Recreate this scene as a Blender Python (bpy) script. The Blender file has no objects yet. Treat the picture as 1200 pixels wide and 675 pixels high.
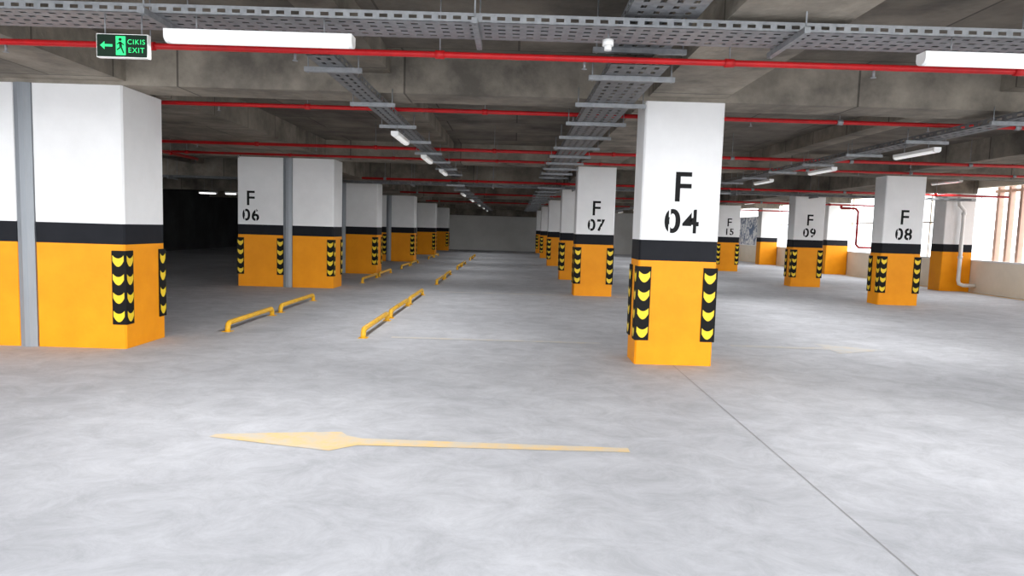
import bpy, math, random
from mathutils import Matrix, Vector
random.seed(4)
sc = bpy.context.scene

# ------------------------------------------------------------ materials
def mat(name, col, rough=0.7, metal=0.0, col2=None, scale=3.0, detail=6.0, bump=0.0, bscale=30.0,
        stretch=(1,1,1), lo=0.35, hi=0.65, spec=0.3, emit=None, estr=0.0):
    m = bpy.data.materials.new(name); m.use_nodes = True
    nt = m.node_tree; b = nt.nodes['Principled BSDF']
    b.inputs['Base Color'].default_value = (*col, 1)
    b.inputs['Roughness'].default_value = rough
    b.inputs['Metallic'].default_value = metal
    b.inputs['Specular IOR Level'].default_value = spec
    tc = nt.nodes.new('ShaderNodeTexCoord'); mp = nt.nodes.new('ShaderNodeMapping')
    mp.inputs['Scale'].default_value = stretch
    nt.links.new(tc.outputs['Object'], mp.inputs['Vector'])
    if col2 is None: col2 = tuple(c*0.86 for c in col)
    n = nt.nodes.new('ShaderNodeTexNoise'); n.inputs['Scale'].default_value = scale
    n.inputs['Detail'].default_value = detail; n.inputs['Roughness'].default_value = 0.62
    nt.links.new(mp.outputs[0], n.inputs['Vector'])
    r = nt.nodes.new('ShaderNodeValToRGB')
    r.color_ramp.elements[0].position = lo; r.color_ramp.elements[0].color = (*col2, 1)
    r.color_ramp.elements[1].position = hi; r.color_ramp.elements[1].color = (*col, 1)
    nt.links.new(n.outputs['Fac'], r.inputs['Fac'])
    nt.links.new(r.outputs['Color'], b.inputs['Base Color'])
    if bump > 0:
        n2 = nt.nodes.new('ShaderNodeTexNoise'); n2.inputs['Scale'].default_value = bscale
        n2.inputs['Detail'].default_value = 4
        nt.links.new(mp.outputs[0], n2.inputs['Vector'])
        bp = nt.nodes.new('ShaderNodeBump'); bp.inputs['Strength'].default_value = bump
        bp.inputs['Distance'].default_value = 0.02
        nt.links.new(n2.outputs['Fac'], bp.inputs['Height'])
        nt.links.new(bp.outputs[0], b.inputs['Normal'])
    if emit:
        b.inputs['Emission Color'].default_value = (*emit, 1)
        b.inputs['Emission Strength'].default_value = estr
    return m

def mixin(m, build):
    nt = m.node_tree; b = nt.nodes['Principled BSDF']
    src = b.inputs['Base Color'].links[0].from_socket
    mx = nt.nodes.new('ShaderNodeMix'); mx.data_type = 'RGBA'; mx.blend_type = 'MULTIPLY'
    mx.inputs[0].default_value = 1.0
    nt.links.new(src, mx.inputs[6])
    nt.links.new(build(nt), mx.inputs[7])
    nt.links.new(mx.outputs[2], b.inputs['Base Color'])

M_white = mat('white_wall_paint', (0.87,0.87,0.865), 0.6, col2=(0.80,0.80,0.795), scale=1.5, bump=0.08, bscale=25)
M_orange = mat('orange_paint', (0.92,0.345,0.006), 0.5, col2=(0.84,0.295,0.004), scale=2.0, bump=0.08, bscale=25, spec=.2)
M_black = mat('black_band_paint', (0.008,0.009,0.012), 0.6, col2=(0.012,0.013,0.017), spec=.15)
M_rubber = mat('black_rubber', (0.008,0.008,0.008), 0.65, bump=0.05, spec=.15)
M_chev = mat('chevron_yellow', (0.9,0.64,0.02), 0.4, col2=(0.8,0.55,0.02))
M_text = mat('stencil_black', (0.008,0.008,0.008), 0.6, spec=.15)
M_galv = mat('galvanised_steel', (0.30,0.31,0.32), 0.5, metal=0.4, col2=(0.22,0.23,0.24), scale=14)
M_galvd = mat('darker_galvanised_steel', (0.20,0.205,0.21), 0.55, metal=0.4, col2=(0.13,0.135,0.14), scale=14)  # darker steel tone for the trays further in
M_joint = mat('grey_joint_cover', (0.30,0.32,0.34), 0.5, metal=0.2, col2=(0.24,0.26,0.28), scale=4, stretch=(1,1,.15))
M_red = mat('red_pipe_paint', (0.50,0.010,0.012), 0.4, col2=(0.36,0.008,0.01), scale=5)
M_lampw = mat('lamp_white_housing', (0.9,0.9,0.88), 0.35, col2=(0.84,0.84,0.82))
M_diff = mat('lamp_diffuser', (0.85,0.85,0.83), 0.3, emit=(1,1,0.97), estr=0.35)
M_lit = mat('lamp_lit_tube', (0.92,0.92,0.9), 0.3, emit=(1,1,1), estr=3.0)
M_yel = mat('wheel_stop_yellow', (0.85,0.47,0.02), 0.4, col2=(0.70,0.38,0.03), scale=9)
M_cream = mat('cream_parapet_plaster', (0.84,0.76,0.64), 0.8, col2=(0.76,0.68,0.56), scale=1.2)
M_slat = mat('terracotta_slat', (0.58,0.40,0.32), 0.6, col2=(0.52,0.34,0.27), scale=3)
M_endw = mat('end_wall_paint', (0.66,0.66,0.64), 0.8, col2=(0.56,0.56,0.54), scale=.6)
M_dark = mat('shaded_wall_concrete', (0.045,0.045,0.047), 0.9, col2=(0.02,0.02,0.02), scale=.6)  # near-black colour stands in for the shade of the left side
M_pvc = mat('white_pvc', (0.82,0.82,0.80), 0.35)
M_signk = mat('sign_dark_green', (0.004,0.02,0.01), 0.3)
M_signg = mat('sign_green_glow', (0.03,0.6,0.2), 0.4, emit=(0.03,1.0,0.25), estr=.5)
M_grey = mat('grey_casing', (0.08,0.08,0.08), 0.5)

M_floor = mat('polished_concrete_floor', (0.61,0.615,0.64), 0.78, col2=(0.47,0.475,0.50), scale=0.5, detail=12, bump=0.04, bscale=60, lo=.32, hi=.66, spec=.25)
def fl(nt):
    tc = nt.nodes.new('ShaderNodeTexCoord')
    mp = nt.nodes.new('ShaderNodeMapping'); mp.inputs['Scale'].default_value = (1, 1.25, 1); mp.inputs['Rotation'].default_value = (0,0,.5)
    nt.links.new(tc.outputs['Object'], mp.inputs['Vector'])
    n = nt.nodes.new('ShaderNodeTexNoise'); n.inputs['Scale'].default_value = 2.6; n.inputs['Detail'].default_value = 15; n.inputs['Distortion'].default_value = .6; n.inputs['Roughness'].default_value=.8
    nt.links.new(mp.outputs[0], n.inputs['Vector'])
    r = nt.nodes.new('ShaderNodeValToRGB')
    r.color_ramp.elements[0].position=.36; r.color_ramp.elements[0].color=(.74,.74,.74,1)
    r.color_ramp.elements[1].position=.62; r.color_ramp.elements[1].color=(1,1,1,1)
    nt.links.new(n.outputs['Fac'], r.inputs['Fac'])
    return r.outputs['Color']
mixin(M_floor, fl)

def bd(nt):
    tc = nt.nodes.new('ShaderNodeTexCoord')
    br = nt.nodes.new('ShaderNodeTexBrick'); br.inputs['Scale'].default_value = 0.5
    br.inputs['Color1'].default_value=(1,1,1,1); br.inputs['Color2'].default_value=(.66,.66,.66,1)
    br.inputs['Mortar'].default_value=(.35,.35,.35,1); br.inputs['Mortar Size'].default_value=.006
    br.inputs['Brick Width'].default_value=1.25; br.inputs['Row Height'].default_value=.62
    nt.links.new(tc.outputs['Object'], br.inputs['Vector'])
    return br.outputs['Color']
M_conc = mat('raw_concrete_beam', (0.40,0.355,0.29), 0.85, col2=(0.14,0.125,0.105), scale=1.5, detail=12, bump=0.5, bscale=14, lo=.34, hi=.68)
mixin(M_conc, bd)
M_slab = mat('shaded_concrete_slab', (0.25,0.22,0.18), 0.85, col2=(0.09,0.08,0.068), scale=1.3, detail=10, bump=0.4, bscale=14, lo=.32, hi=.70)  # raw concrete with the ceiling's shade put into its colour, darker than the beams
mixin(M_slab, bd)

M_arrow = mat('faded_yellow_marking', (0.78,0.55,0.25), 0.75, col2=(0.60,0.55,0.47), scale=5, detail=14, lo=.36, hi=.62)
M_faint = mat('very_faded_yellow_marking', (0.66,0.55,0.40), 0.75, col2=(0.54,0.54,0.54), scale=5, detail=10, lo=.42, hi=.85)

M_mural = bpy.data.materials.new('graffiti_mural'); M_mural.use_nodes=True
nt=M_mural.node_tree; b=nt.nodes['Principled BSDF']
tc=nt.nodes.new('ShaderNodeTexCoord')
n=nt.nodes.new('ShaderNodeTexNoise'); n.inputs['Scale'].default_value=1.3; n.inputs['Distortion'].default_value=2.5
r=nt.nodes.new('ShaderNodeValToRGB'); r.color_ramp.interpolation='CONSTANT'
r.color_ramp.elements[0].position=0; r.color_ramp.elements[0].color=(.12,.17,.28,1)
r.color_ramp.elements[1].position=.44; r.color_ramp.elements[1].color=(.9,.9,.9,1)
e=r.color_ramp.elements.new(.49); e.color=(.16,.22,.36,1)
e=r.color_ramp.elements.new(.54); e.color=(.9,.9,.9,1)
nt.links.new(tc.outputs['Object'],n.inputs['Vector']); nt.links.new(n.outputs['Fac'],r.inputs['Fac']); nt.links.new(r.outputs['Color'],b.inputs['Base Color'])

# ------------------------------------------------------------ mesh builder
class MB:
    def __init__(s): s.v=[]; s.f=[]; s.m=[]; s.mats=[]; s.sm=[]
    def mi(s, m):
        if m not in s.mats: s.mats.append(m)
        return s.mats.index(m)
    def face(s, pts, m, smooth=False):
        i=len(s.v); s.v += [tuple(p) for p in pts]; s.f.append(tuple(range(i,i+len(pts)))); s.m.append(s.mi(m)); s.sm.append(smooth)
    def box(s, x0,x1,y0,y1,z0,z1,m):
        i=len(s.v)
        s.v += [(x0,y0,z0),(x1,y0,z0),(x1,y1,z0),(x0,y1,z0),(x0,y0,z1),(x1,y0,z1),(x1,y1,z1),(x0,y1,z1)]
        for q in ((3,2,1,0),(4,5,6,7),(0,1,5,4),(1,2,6,5),(2,3,7,6),(3,0,4,7)):
            s.f.append(tuple(i+k for k in q)); s.m.append(s.mi(m)); s.sm.append(False)
    def tube(s, pts, r, m, n=12, caps=True):
        pts=[Vector(p) for p in pts]; rings=[]
        up=None
        for k,p in enumerate(pts):
            if k==0: d=pts[1]-pts[0]
            elif k==len(pts)-1: d=pts[-1]-pts[-2]
            else: d=(pts[k+1]-p).normalized()+(p-pts[k-1]).normalized()
            d.normalize()
            if up is None:
                a=Vector((0,0,1)) if abs(d.z)<.9 else Vector((1,0,0))
                up=(a-d*a.dot(d)).normalized()
            else: up=(up-d*up.dot(d)).normalized()
            s2=d.cross(up)
            i=len(s.v)
            s.v += [tuple(p+up*(r*math.cos(2*math.pi*j/n))+s2*(r*math.sin(2*math.pi*j/n))) for j in range(n)]
            rings.append(i)
        for a,b2 in zip(rings,rings[1:]):
            for j in range(n):
                s.f.append((a+j,b2+j,b2+(j+1)%n,a+(j+1)%n)); s.m.append(s.mi(m)); s.sm.append(True)
        if caps:
            s.f.append(tuple(rings[0]+j for j in range(n))); s.m.append(s.mi(m)); s.sm.append(False)
            s.f.append(tuple(rings[-1]+j for j in reversed(range(n)))); s.m.append(s.mi(m)); s.sm.append(False)
    def prism(s, foot, zs, ms, cap=True):
        n=len(foot)
        for k in range(len(zs)-1):
            for j in range(n):
                a=foot[j]; b2=foot[(j+1)%n]
                s.face([(a[0],a[1],zs[k]),(b2[0],b2[1],zs[k]),(b2[0],b2[1],zs[k+1]),(a[0],a[1],zs[k+1])], ms[k])
        if cap:
            s.face([(p[0],p[1],zs[-1]) for p in foot], ms[-1])
            s.face([(p[0],p[1],zs[0]) for p in reversed(foot)], ms[0])
    def build(s, name, parent=None, origin=(0,0,0)):
        me=bpy.data.meshes.new(name); o=Vector(origin)
        me.from_pydata([tuple(Vector(p)-o) for p in s.v],[],s.f)
        for m in s.mats: me.materials.append(m)
        me.polygons.foreach_set('material_index', s.m)
        me.polygons.foreach_set('use_smooth', s.sm)
        me.update()
        ob=bpy.data.objects.new(name,me); sc.collection.objects.link(ob)
        if parent:
            ob.parent=parent; ob.location=o-Vector(parent.location)
        else: ob.location=o
        return ob
def empty(name, loc):
    e=bpy.data.objects.new(name,None); e.location=loc; e.empty_display_size=.3; sc.collection.objects.link(e); return e

def text(body, size, cx, y, zbase, parent, m=M_text, name='number_stencil', gap=None, bold=0.0, ext=.001):
    c=bpy.data.curves.new(name,'FONT'); c.body=body; c.size=size; c.align_x='CENTER'; c.extrude=ext; c.offset=bold
    c.space_character=1.15
    c.materials.append(m)
    o=bpy.data.objects.new(name,c); sc.collection.objects.link(o)
    o.rotation_euler=(math.pi/2,0,0)
    o.parent=parent; o.location=Vector((cx,y,zbase))-Vector(parent.location)
    return o

# ------------------------------------------------------------ columns
BAND0,BAND1=1.19,1.42
GZ0,GZ1,GL=0.28,1.12,0.145
def guard(mb, cx, cy, sx, sy):
    """L shaped corner guard: corner at cx,cy; sx,sy = outward signs"""
    t=.014
    def bx(xa,xb,ya,yb,za,zb,m): mb.box(min(xa,xb),max(xa,xb),min(ya,yb),max(ya,yb),za,zb,m)
    bx(cx+sx*t, cx-sx*GL, cy+sy*t, cy, GZ0, GZ1, M_rubber)
    bx(cx+sx*t, cx, cy, cy-sy*GL, GZ0, GZ1, M_rubber)
    k=4; step=(GZ1-GZ0)/k
    for i in range(k):
        zc=GZ0+step*(i+.60)
        for leg in (0,1):
            N=8; top=[];bot=[]
            for j in range(N+1):
                u=-1+2*j/N
                w=GL*.48+u*GL*.44
                z=zc-.05*(1-u*u)
                if leg==0: p=(cx-sx*w, cy+sy*(t+.003))
                else: p=(cx+sx*(t+.003), cy-sy*w)
                th=.047*(1-.30*u*u)
                top.append((p[0],p[1],z+th)); bot.append((p[0],p[1],z-th))
            for j in range(N):
                mb.face([bot[j],bot[j+1],top[j+1],top[j]], M_chev)

def column_mesh(x0,x1,y0,y1,top):
    mb=MB(); c=.018
    foot=[(x0+c,y0),(x1-c,y0),(x1,y0+c),(x1,y1-c),(x1-c,y1),(x0+c,y1),(x0,y1-c),(x0,y0+c)]
    mb.prism(foot,[0,BAND0,BAND1,top],[M_orange,M_black,M_white])
    return mb
def column(x0,x1,y0,y1,top,label=None,guards='abcd',name='parking_column',parent=None):
    cx=(x0+x1)/2
    e=parent or empty(name,(cx,(y0+y1)/2,0))
    column_mesh(x0,x1,y0,y1,top).build('shaft',e,(cx,(y0+y1)/2,0))
    if guards:
        g=MB()
        if 'a' in guards: guard(g,x0,y0,-1,-1)
        if 'b' in guards: guard(g,x1,y0,1,-1)
        if 'c' in guards: guard(g,x0,y1,-1,1)
        if 'd' in guards: guard(g,x1,y1,1,1)
        g.build('corner_guards',e,(cx,(y0+y1)/2,0))
    if label:
        lx=cx-.24 if label=='06' else cx
        text('F',.47,lx+.01,y0-.003,1.86,e,name='letter_stencil',bold=.004)
        text(label,.36,lx+.02,y0-.003,1.515,e,bold=.009)
        g=MB()   # stencil bridges
        for dx in (-.115,.14):
            g.box(lx+dx-.011,lx+dx+.007,y0-.006,y0-.0045,1.50,1.60,M_white)
            g.box(lx+dx-.011,lx+dx+.007,y0-.006,y0-.0045,1.68,1.79,M_white)
        g.build('stencil_bridges',e,(cx,y0,0))
    return e

rows=[(7.7,2.95),(15.7,2.95),(20.7,2.74),(28.4,2.72),(36.0,2.70),(43.2,2.68)]
labels={(0,0):'04',(0,1):'07',(1,1):'08',(1,2):'09',(1,3):'15'}
SL=3.38
for ri,(y,top) in enumerate(rows):
    column(1.42,2.30,y,y+.5,top,labels.get((0,ri)))
    column(8.45,9.36,y,y+.5,top,labels.get((1,ri)))
    column(12.98,13.88,y,y+.6,top if ri<2 else 2.95,None,None)
    s=-.22 if ri==0 else 0.03
    dp=.87 if ri==0 else .78
    xr1=-4.16+s; xr0=xr1-.95; xl1=xr0-.2; xl0=xl1-1.05
    if ri==0: xr0=-5.39; xl1=-5.58; xl0=-6.6
    e=empty('expansion_joint_column',((xl0+xr1)/2,y+.4,0))
    column(xr0,xr1,y,y+dp,top,None,'bd',parent=e)
    column(xl0,xl1,y,y+dp,top,'06' if ri==1 else None,'ab' if ri else 'a',parent=e)
    mb=MB(); w0=xl1; w1=xr0; r=(w1-w0)
    foot=[(w0,y+.3),(w0,y-.005),(w0+.2*r,y-.02),(w0+.35*r,y-.035),(w0+.65*r,y-.035),(w0+.8*r,y-.02),(w1,y-.005),(w1,y+.3)]
    mb.prism(foot,[0,top],[M_joint]); mb.build('joint_cover',e,(w0,y,0))

# ------------------------------------------------------------ shell
X0,X1,Y0,Y1=-16,14.0,0.3,46
mb=MB(); mb.box(X0,X1+.2,-9,Y1+.3,-.25,0,M_floor); mb.build('floor')
mb=MB(); mb.box(X0,X1+.2,Y0,Y1+.3,SL,SL+.25,M_slab); mb.build('ceiling')
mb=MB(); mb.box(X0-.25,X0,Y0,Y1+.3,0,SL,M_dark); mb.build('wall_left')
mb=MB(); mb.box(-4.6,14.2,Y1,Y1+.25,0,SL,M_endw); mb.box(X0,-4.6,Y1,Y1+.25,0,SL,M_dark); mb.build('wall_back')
mb=MB(); mb.box(13.9,14.1,Y0,Y1,0,.93,M_cream); mb.box(13.885,14.14,Y0,Y1,.93,.97,M_white)
mb.box(13.9,14.1,Y0,Y1,3.12,SL,M_cream); mb.build('wall_right')

def beam(x0,x1,y0,y1,z0,nm='concrete_beam'):
    mb=MB(); mb.box(x0,x1,y0,y1,z0,SL,M_conc); return mb.build(nm)
xs=[(-6.5,-4.3),(1.42,2.30),(8.45,9.36)]
for (y,top) in rows:
    if top<2.9:
        beam(X0,9.36,y-.02,y+.55,top,'transverse_beam')
        beam(9.36,13.88,y-.02,y+.55,2.95,'transverse_beam')
    else: beam(X0,13.88,y-.02,y+.55,top,'transverse_beam')
for (a,b2) in xs:
    beam(a+.02,b2-.02,Y0,15.7,2.99,'longitudinal_beam')
    beam(a+.02,b2-.02,16.25,Y1,2.78,'longitudinal_beam')
for a in (-1.75,5.3,-9.7):
    beam(a,a+.35,Y0,Y1,3.16,'secondary_beam')
beam(X0,2.2,45.2,45.95,2.3,'end_downstand_beam')

# exterior
mb=MB(); mb.box(14.2,90,-70,120,-.3,-.05,mat('exterior_paving',(.85,.82,.75),.9)); mb.build('exterior_ground')

# facade slats
mb=MB()
yy=10.6
while yy<20.4:
    mb.box(14.25,14.40,yy,yy+.11,-.05,3.6,M_slat); yy+=.46
mb.box(14.27,14.38,10.5,20.5,2.98,3.06,M_slat); mb.box(14.27,14.38,10.5,20.5,.1,.18,M_slat)
mb.build('facade_slat_screen')
mb=MB()
for (a,b2) in ((21.3,28.4),(29.0,36.0)):
    nseg=4
    for k in range(nseg+1):
        yk=a+(b2-a)*k/nseg
        mb.box(13.97,14.03,yk-.03,yk+.03,.97,3.12,M_cream)
    mb.box(13.97,14.03,a,b2,2.1,2.15,M_cream)
mb.build('window_1')
mb=MB(); mb.box(13.80,13.84,36.9,42.6,.98,2.55,M_mural); mb.box(13.79,13.86,36.8,36.9,.95,2.6,M_white); mb.box(13.79,13.86,36.8,42.7,2.55,2.6,M_white); mb.box(13.79,13.86,36.8,42.7,.95,.98,M_white); mb.build('graffiti_mural_panel')

# ------------------------------------------------------------ floor markings
def flat(name, polys, m, z=.003):
    mb=MB()
    for p in polys: mb.face([(x,y,z) for x,y in p], m)
    return mb.build(name)
flat('floor_arrow_marking',[[(-2.07,4.62),(-1.6,4.50),(-1.18,4.40),(-1.12,4.45),(-1.02,4.53),(-1.02,4.68),(-1.14,4.74),(-1.2,4.82),(-1.6,4.76),(-2.05,4.68)],[(-1.02,4.53),(.84,4.55),(.84,4.64),(-1.02,4.68)]],M_arrow)
flat('floor_arrow_marking',[[(3.0,9.1),(4.3,9.1),(4.3,9.25),(3.0,9.25)],[(4.3,8.8),(5.1,9.17),(4.3,9.6)]],M_faint)
flat('parking_bay_line',[[(-1.6,9.0),(1.2,9.0),(1.2,9.12),(-1.6,9.12)],[(-1.7,15.6),(1.3,15.6),(1.3,15.75),(-1.7,15.75)],[(2.4,15.5),(3.4,15.5),(3.4,15.75),(2.4,15.75)]],M_faint)
flat('wall_edge_line',[[(13.6,8),(13.75,8),(13.75,45),(13.6,45)]],mat('edge_yellow',(.85,.5,.05),.5))
M_crack=mat('joint_dark',(.33,.325,.32),.9)
flat('floor_expansion_joint',[[(1.857,-8),(1.865,-8),(1.865,7.7),(1.857,7.7)]],M_crack,.002)

# ------------------------------------------------------------ wheel stops
def wheel_stop(x,y0,y1):
    mb=MB(); r=.036; h=.115
    pts=[(x,y0,0)]
    for k in range(5):
        a=math.pi/2*k/4; pts.append((x,y0+.07*(1-math.cos(a)),h-.07+.07*math.sin(a)))
    for k in range(5):
        a=math.pi/2*(1-k/4); pts.append((x,y1-.07*(1-math.cos(a)),h-.07+.07*math.sin(a)))
    pts.append((x,y1,0))
    mb.tube(pts,r,M_yel,12)
    for yy in (y0,y1):
        mb.box(x-.06,x+.06,yy-.06,yy+.06,0,.006,M_yel)
    mb.build('wheel_stop',None,(x,y0,0))
for (a,b2) in ((9.15,10.85),(11.25,13.1),(17.4,19.2),(19.6,21.4),(23.5,25.3),(25.7,27.5),(31,32.8),(33.2,35)):
    wheel_stop(-3.83,a,b2)
for (a,b2) in ((8.95,10.65),(10.95,12.7),(13.0,14.8),(17.6,19.3),(19.7,21.4),(24,25.8),(26.2,28),(31,32.8),(33.2,35)):
    wheel_stop(-1.95,a,b2)

# ------------------------------------------------------------ cable trays
def cable_tray(axis,a0,a1,c,w,z,pitch=.12,h=.06,hang=1.5,top=SL,strips=5,m=M_galv):
    mb=MB(); t=.003
    def bx(l0,l1,c0,c1,z0,z1,mm=m):
        if axis=='x': mb.box(l0,l1,c0,c1,z0,z1,mm)
        else: mb.box(c0,c1,l0,l1,z0,z1,mm)
    for cc in (c-w/2,c+w/2-t):
        bx(a0,a1,cc,cc+t,z,z+h*.3); bx(a0,a1,cc,cc+t,z+h*.7,z+h)
        l=a0
        while l<a1:
            bx(l,min(l+pitch*.45,a1),cc,cc+t,z+h*.3,z+h*.7); l+=pitch
    for cc in (c-w/2,c+w/2-.015): bx(a0,a1,cc,cc+.015,z+h,z+h+t)
    sw=w/(strips*1.6-.6)
    for k in range(strips):
        c0=c-w/2+k*sw*1.6; bx(a0,a1,c0,c0+sw,z,z+t)
    l=a0
    while l<a1:
        bx(l,min(l+pitch*.5,a1),c-w/2,c+w/2,z-.0005,z+t-.0005); l+=pitch
    for k,o in enumerate((-.3,-.12,.1,.27)):
        q=c+o*w
        pts=[]; n=max(2,int((a1-a0)/1.5))
        for j in range(n+1):
            l=a0+(a1-a0)*j/n; off=.012*math.sin(j*2.1+k*1.7)
            pts.append((l,q+off,z+.018) if axis=='x' else (q+off,l,z+.018))
        mb.tube(pts,.011,M_grey,6)
    l=a0+.4
    while l<a1:
        e=w/2+.13
        bx(l-.02,l+.02,c-e,c+e,z-.042,z-.002,M_galv)
        for cc in (c-e+.03,c+e-.03):
            p=(l,cc) if axis=='x' else (cc,l)
            mb.tube([(p[0],p[1],z-.05),(p[0],p[1],top)],.006,M_galv,6)
        l+=hang
    if axis=='x': org=((a0+a1)/2,c,z)
    else: org=(c,(a0+a1)/2,z)
    mb.build('cable_tray',None,org)
cable_tray('x',-9.5,12.6,4.98,.42,2.885,pitch=.10,hang=2.2,top=SL)
cable_tray('y',.5,5.9,.98,.5,2.99,pitch=.12,hang=1.6)
cable_tray('y',5.45,18.2,.95,.46,2.80,pitch=.15,hang=1.25,top=2.95,m=M_galvd)
cable_tray('y',17.6,43,.95,.46,2.60,pitch=.3,hang=1.8,top=2.7,m=M_galvd)
cable_tray('y',5.45,18.2,-1.55,.22,2.80,pitch=.15,hang=1.6,top=2.95,strips=3,m=M_galvd)
cable_tray('y',17.6,43,-1.55,.22,2.60,pitch=.3,hang=2.2,top=2.7,strips=3,m=M_galvd)
cable_tray('y',5.45,18.2,5.35,.3,2.80,pitch=.15,hang=1.6,top=2.95,strips=3,m=M_galvd)
cable_tray('y',17.6,43,5.35,.3,2.60,pitch=.3,hang=2.2,top=2.7,strips=3,m=M_galvd)
cable_tray('x',-12,12.6,18.9,.3,2.62,pitch=.3,hang=2.2,top=SL,strips=3,m=M_galvd)

# ------------------------------------------------------------ sprinkler pipes
def pipe(p0,p1,r=.026,hang=2.0,top=SL):
    mb=MB(); p0=Vector(p0); p1=Vector(p1); d=p1-p0; L=d.length; d.normalize()
    mb.tube([p0,p1],r,M_red,12)
    l=.6
    while l<L:
        q=p0+d*l
        mb.tube([q-d*.035,q+d*.035],r*1.35,M_red if int(l)%2 else M_galv,12)
        mb.tube([q+Vector((0,0,r)),(q.x,q.y,top)],.005,M_galv,6)
        q2=q+d*hang*.5
        if l+hang*.5<L:
            mb.tube([q2-Vector((0,0,r)),q2-Vector((0,0,r+.05))],.010,M_galv,8)
            mb.tube([q2-Vector((0,0,r+.05)),q2-Vector((0,0,r+.055))],.022,M_galv,8)
        l+=hang
    mb.build('sprinkler_pipe',None,p0)
pipe((-10,5.32,2.80),(12.5,5.32,2.80),.024,2.2)
pipe((-12,8.62,2.93),(12.9,8.62,2.93),.026,2.2)
pipe((-12,12.8,2.92),(12.9,12.8,2.92),.03,2.2)
pipe((-12,14.7,2.92),(12.9,14.7,2.92),.026,2.2)
pipe((-4,18.0,2.7),(12.9,18.0,2.7),.03,2.4)
pipe((-4,24,2.66),(12.9,24,2.66),.03,2.4)
pipe((-4,31,2.64),(12.9,31,2.64),.03,2.4)
pipe((-7.1,9.2,2.84),(-7.1,15.4,2.84),.03,2.2)
mb=MB(); mb.tube([(11.4,24,2.55),(11.9,24,2.55),(12.0,24,2.45),(12.0,24,1.3),(12.1,24,1.2),(12.7,24,1.2)],.04,M_red,12)
mb.tube([(11.4,24,2.55),(11.4,24,2.63)],.04,M_red,12); mb.build('fire_riser_pipe',None,(12,24,1.2))

# drain pipe by right wall column
mb=MB()
mb.tube([(13.30,20.60,2.93),(13.30,20.58,2.6),(13.45,20.58,2.45),(13.45,20.58,.35),(13.47,20.56,.24),(13.56,20.5,.2),(13.88,20.45,.2)],.055,M_pvc,14)
mb.tube([(13.45,20.58,1.0),(13.45,20.58,1.08)],.068,M_pvc,14)
mb.tube([(13.45,20.58,2.3),(13.45,20.58,2.38)],.068,M_pvc,14)
mb.build('drain_pipe',None,(13.45,20.6,.2))

# ------------------------------------------------------------ batten lights
def batten(axis,c0,c1,c,z,top,lit=False,w=.11,h=.085,power=0):
    """linear waterproof luminaire with gear tray, rounded diffuser, end caps, hangers"""
    mb=MB(); n=8
    prof=[(-w/2,h*.45),(-w/2,h),(w/2,h),(w/2,h*.45)]
    arc=[(w/2*math.cos(math.pi*k/n),h*.45-h*.45*math.sin(math.pi*k/n)) for k in range(n+1)]
    dm=M_lit if lit else M_diff
    def P(l,a): return (l,c+a[0],z+a[1]) if axis=='x' else (c+a[0],l,z+a[1])
    for k in range(n):
        mb.face([P(c0+.03,arc[k]),P(c1-.03,arc[k]),P(c1-.03,arc[k+1]),P(c0+.03,arc[k+1])],dm,True)
    for k in range(3):
        mb.face([P(c0,prof[k]),P(c1,prof[k]),P(c1,prof[k+1]),P(c0,prof[k+1])],M_lampw)
    loop=prof+arc[1:-1]
    for l0,l1 in ((c0,c0+.03),(c1-.03,c1)):
        big=[(a[0]*1.04,a[1]*1.0) for a in loop]
        mb.face([P(l0,a) for a in big],M_lampw); mb.face([P(l1,a) for a in reversed(big)],M_lampw)
        for k in range(len(big)):
            a=big[k]; b3=big[(k+1)%len(big)]
            mb.face([P(l0,a),P(l1,a),P(l1,b3),P(l0,b3)],M_lampw)
    for l in (c0+.2,c1-.2):
        p=(l,c) if axis=='x' else (c,l)
        mb.tube([(p[0],p[1],z+h),(p[0],p[1],top)],.005,M_galv,6)
    org=P((c0+c1)/2,(0,0))
    ob=mb.build('fluorescent_batten_light',None,org)
    if power:
        L=bpy.data.lights.new('lamp_tube','AREA'); L.shape='RECTANGLE'; L.energy=power; L.color=(.97,.98,1)
        L.size=(c1-c0)*.9; L.size_y=w*.8
        lo=bpy.data.objects.new('lamp_tube',L); sc.collection.objects.link(lo)
        lo.parent=ob; lo.location=(0,0,-.012)
        if axis=='y': lo.rotation_euler=(0,0,math.pi/2)
    return ob
PW=45
batten('x',-2.40,-1.13,4.78,2.69,2.885,power=PW)
batten('x',2.74,4.03,4.78,2.69,2.885,power=PW)
batten('x',-7.4,-6.1,4.78,2.69,2.885,power=PW)
for k,yv in enumerate((8.8,11.6,14.4)):
    batten('y',yv,yv+.95,-1.55,2.62,2.80,w=.09,h=.07,power=PW*(.9,.65,.6)[k])
    batten('y',yv,yv+.95,5.35,2.62,2.80,w=.09,h=.07,power=PW*(1.1,1,1)[k])
for yv in (20.2,24.5,29.5,34,38.5):
    batten('y',yv,yv+1.2,-1.55,2.44,2.60,w=.08,h=.06,power=PW*.4)
    batten('y',yv,yv+1.2,5.35,2.44,2.60,w=.08,h=.06,power=PW*.7)
for yv in (10.5,17.5,25.5,32.5,39.5):  # invented batten row, added to brighten the right side
    batten('y',yv,yv+1.2,11.3,3.0,SL,w=.09,h=.07,power=PW*.9)
batten('x',-12.3,-11.6,26.8,2.5,SL,True)
batten('x',-9.6,-9.2,22.8,2.35,SL,True)

# smoke detector
mb=MB(); mb.tube([(.62,4.9,2.76),(.62,4.9,2.79)],.025,M_lampw,16); mb.tube([(.62,4.9,2.79),(.62,4.9,2.83)],.04,M_lampw,16); mb.tube([(.62,4.9,2.83),(.62,4.9,2.88)],.006,M_galv,6)
mb.build('smoke_detector',None,(.62,4.9,2.8))

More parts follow.
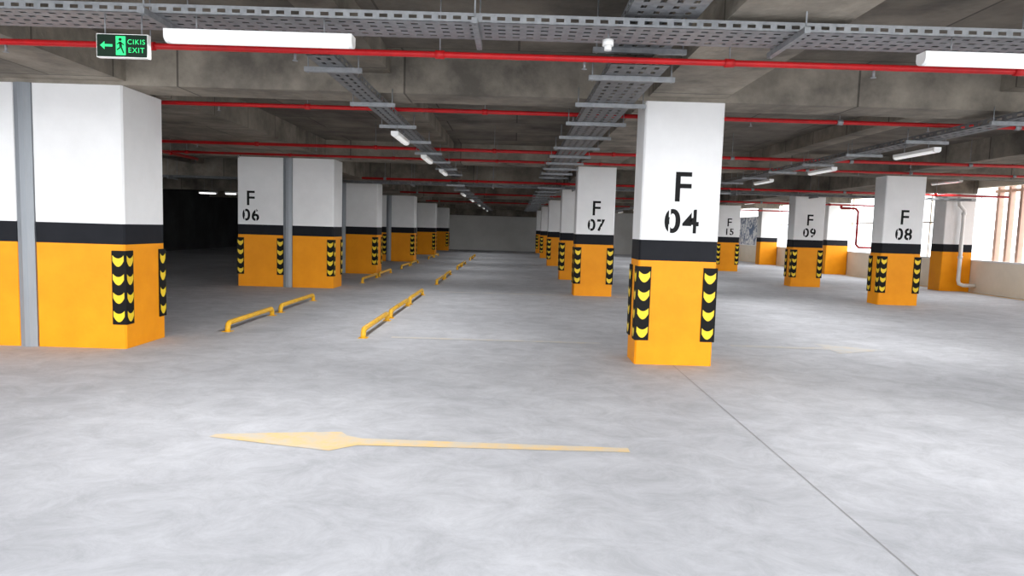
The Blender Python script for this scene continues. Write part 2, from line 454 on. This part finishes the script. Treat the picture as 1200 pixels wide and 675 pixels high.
# exit sign
e=empty('exit_sign',(-2.69,4.80,2.66))
K=.90
ox,oz=-2.885,2.585
W,H=.39*K,.175*K
y=4.78
mb=MB()
mb.box(ox,ox+W,y,y+.04,oz,oz+H,M_lampw)
mb.box(ox+.005,ox+W-.005,y-.004,y,oz+.005,oz+H-.005,M_signk)
for xx in (ox+.05,ox+W-.05): mb.tube([(xx,y+.02,oz+H),(xx,y+.02,2.88)],.005,M_galv,6)
mb.build('casing',e,(-2.69,4.80,2.66))
yg=y-.006; zc=oz+H/2
mb=MB()
def gp(pts): mb.face([(ox+x*K,yg,zc+z*K) for x,z in pts],M_signg)
gp([(.03,0),(.065,-.03),(.065,.03)]); gp([(.06,-.009),(.125,-.009),(.125,.009),(.06,.009)])
gp([(.15,-.07),(.225,-.07),(.225,.07),(.15,.07)])
mb.build('green_symbols',e,(-2.69,4.8,2.66))
mb=MB(); yk=yg-.002
def kp(pts): mb.face([(ox+(.187+x)*K,yk,zc+z*K) for x,z in pts],M_signk)
kp([(.012*math.cos(t*math.pi/4)-.002,.045+.012*math.sin(t*math.pi/4)) for t in range(8)])
kp([(-.008,-.01),(.012,-.012),(.008,.03),(-.012,.028)])
kp([(-.01,.028),(-.03,.01),(-.026,.005),(-.006,.018)]); kp([(.006,.025),(.028,.008),(.025,.002),(.004,.014)])
kp([(-.006,-.01),(-.03,-.028),(-.026,-.036),(.004,-.016)]); kp([(.0,-.012),(.012,-.012),(.028,-.055),(.018,-.058)])
mb.build('running_man_symbol',e,(-2.69,4.8,2.66))
text('CIKIS',.052*K,ox+.305*K,yg,zc+.012*K,e,M_signg,'sign_text',ext=.0005)
text('EXIT',.055*K,ox+.305*K,yg,zc-.05*K,e,M_signg,'sign_text',ext=.0005)

# ------------------------------------------------------------ light
w=bpy.data.worlds.new('World'); sc.world=w; w.use_nodes=True
bg=w.node_tree.nodes['Background']; bg.inputs['Color'].default_value=(.92,.95,1.0,1); bg.inputs['Strength'].default_value=3.9
sun=bpy.data.lights.new('sun','SUN'); sun.energy=1.6; sun.angle=math.radians(45); sun.color=(1,.97,.93)
so=bpy.data.objects.new('sun',sun); sc.collection.objects.link(so)
d=Vector((-.25,1,-.30)).normalized()
so.rotation_euler=d.to_track_quat('-Z','Y').to_euler(); so.location=(10,-20,12)

# ------------------------------------------------------------ camera
cam=bpy.data.cameras.new('camera'); co=bpy.data.objects.new('camera',cam); sc.collection.objects.link(co)
cam.sensor_width=36; cam.lens=800/1200*36; cam.clip_end=300
R=Matrix.Rotation(math.radians(90-4.97),4,'X')@Matrix.Rotation(math.radians(1.7),4,'Z')
co.matrix_world=Matrix.Translation((0,0,1.5))@R
sc.camera=co
sc.view_settings.view_transform='Standard'
sc.view_settings.exposure=0.18
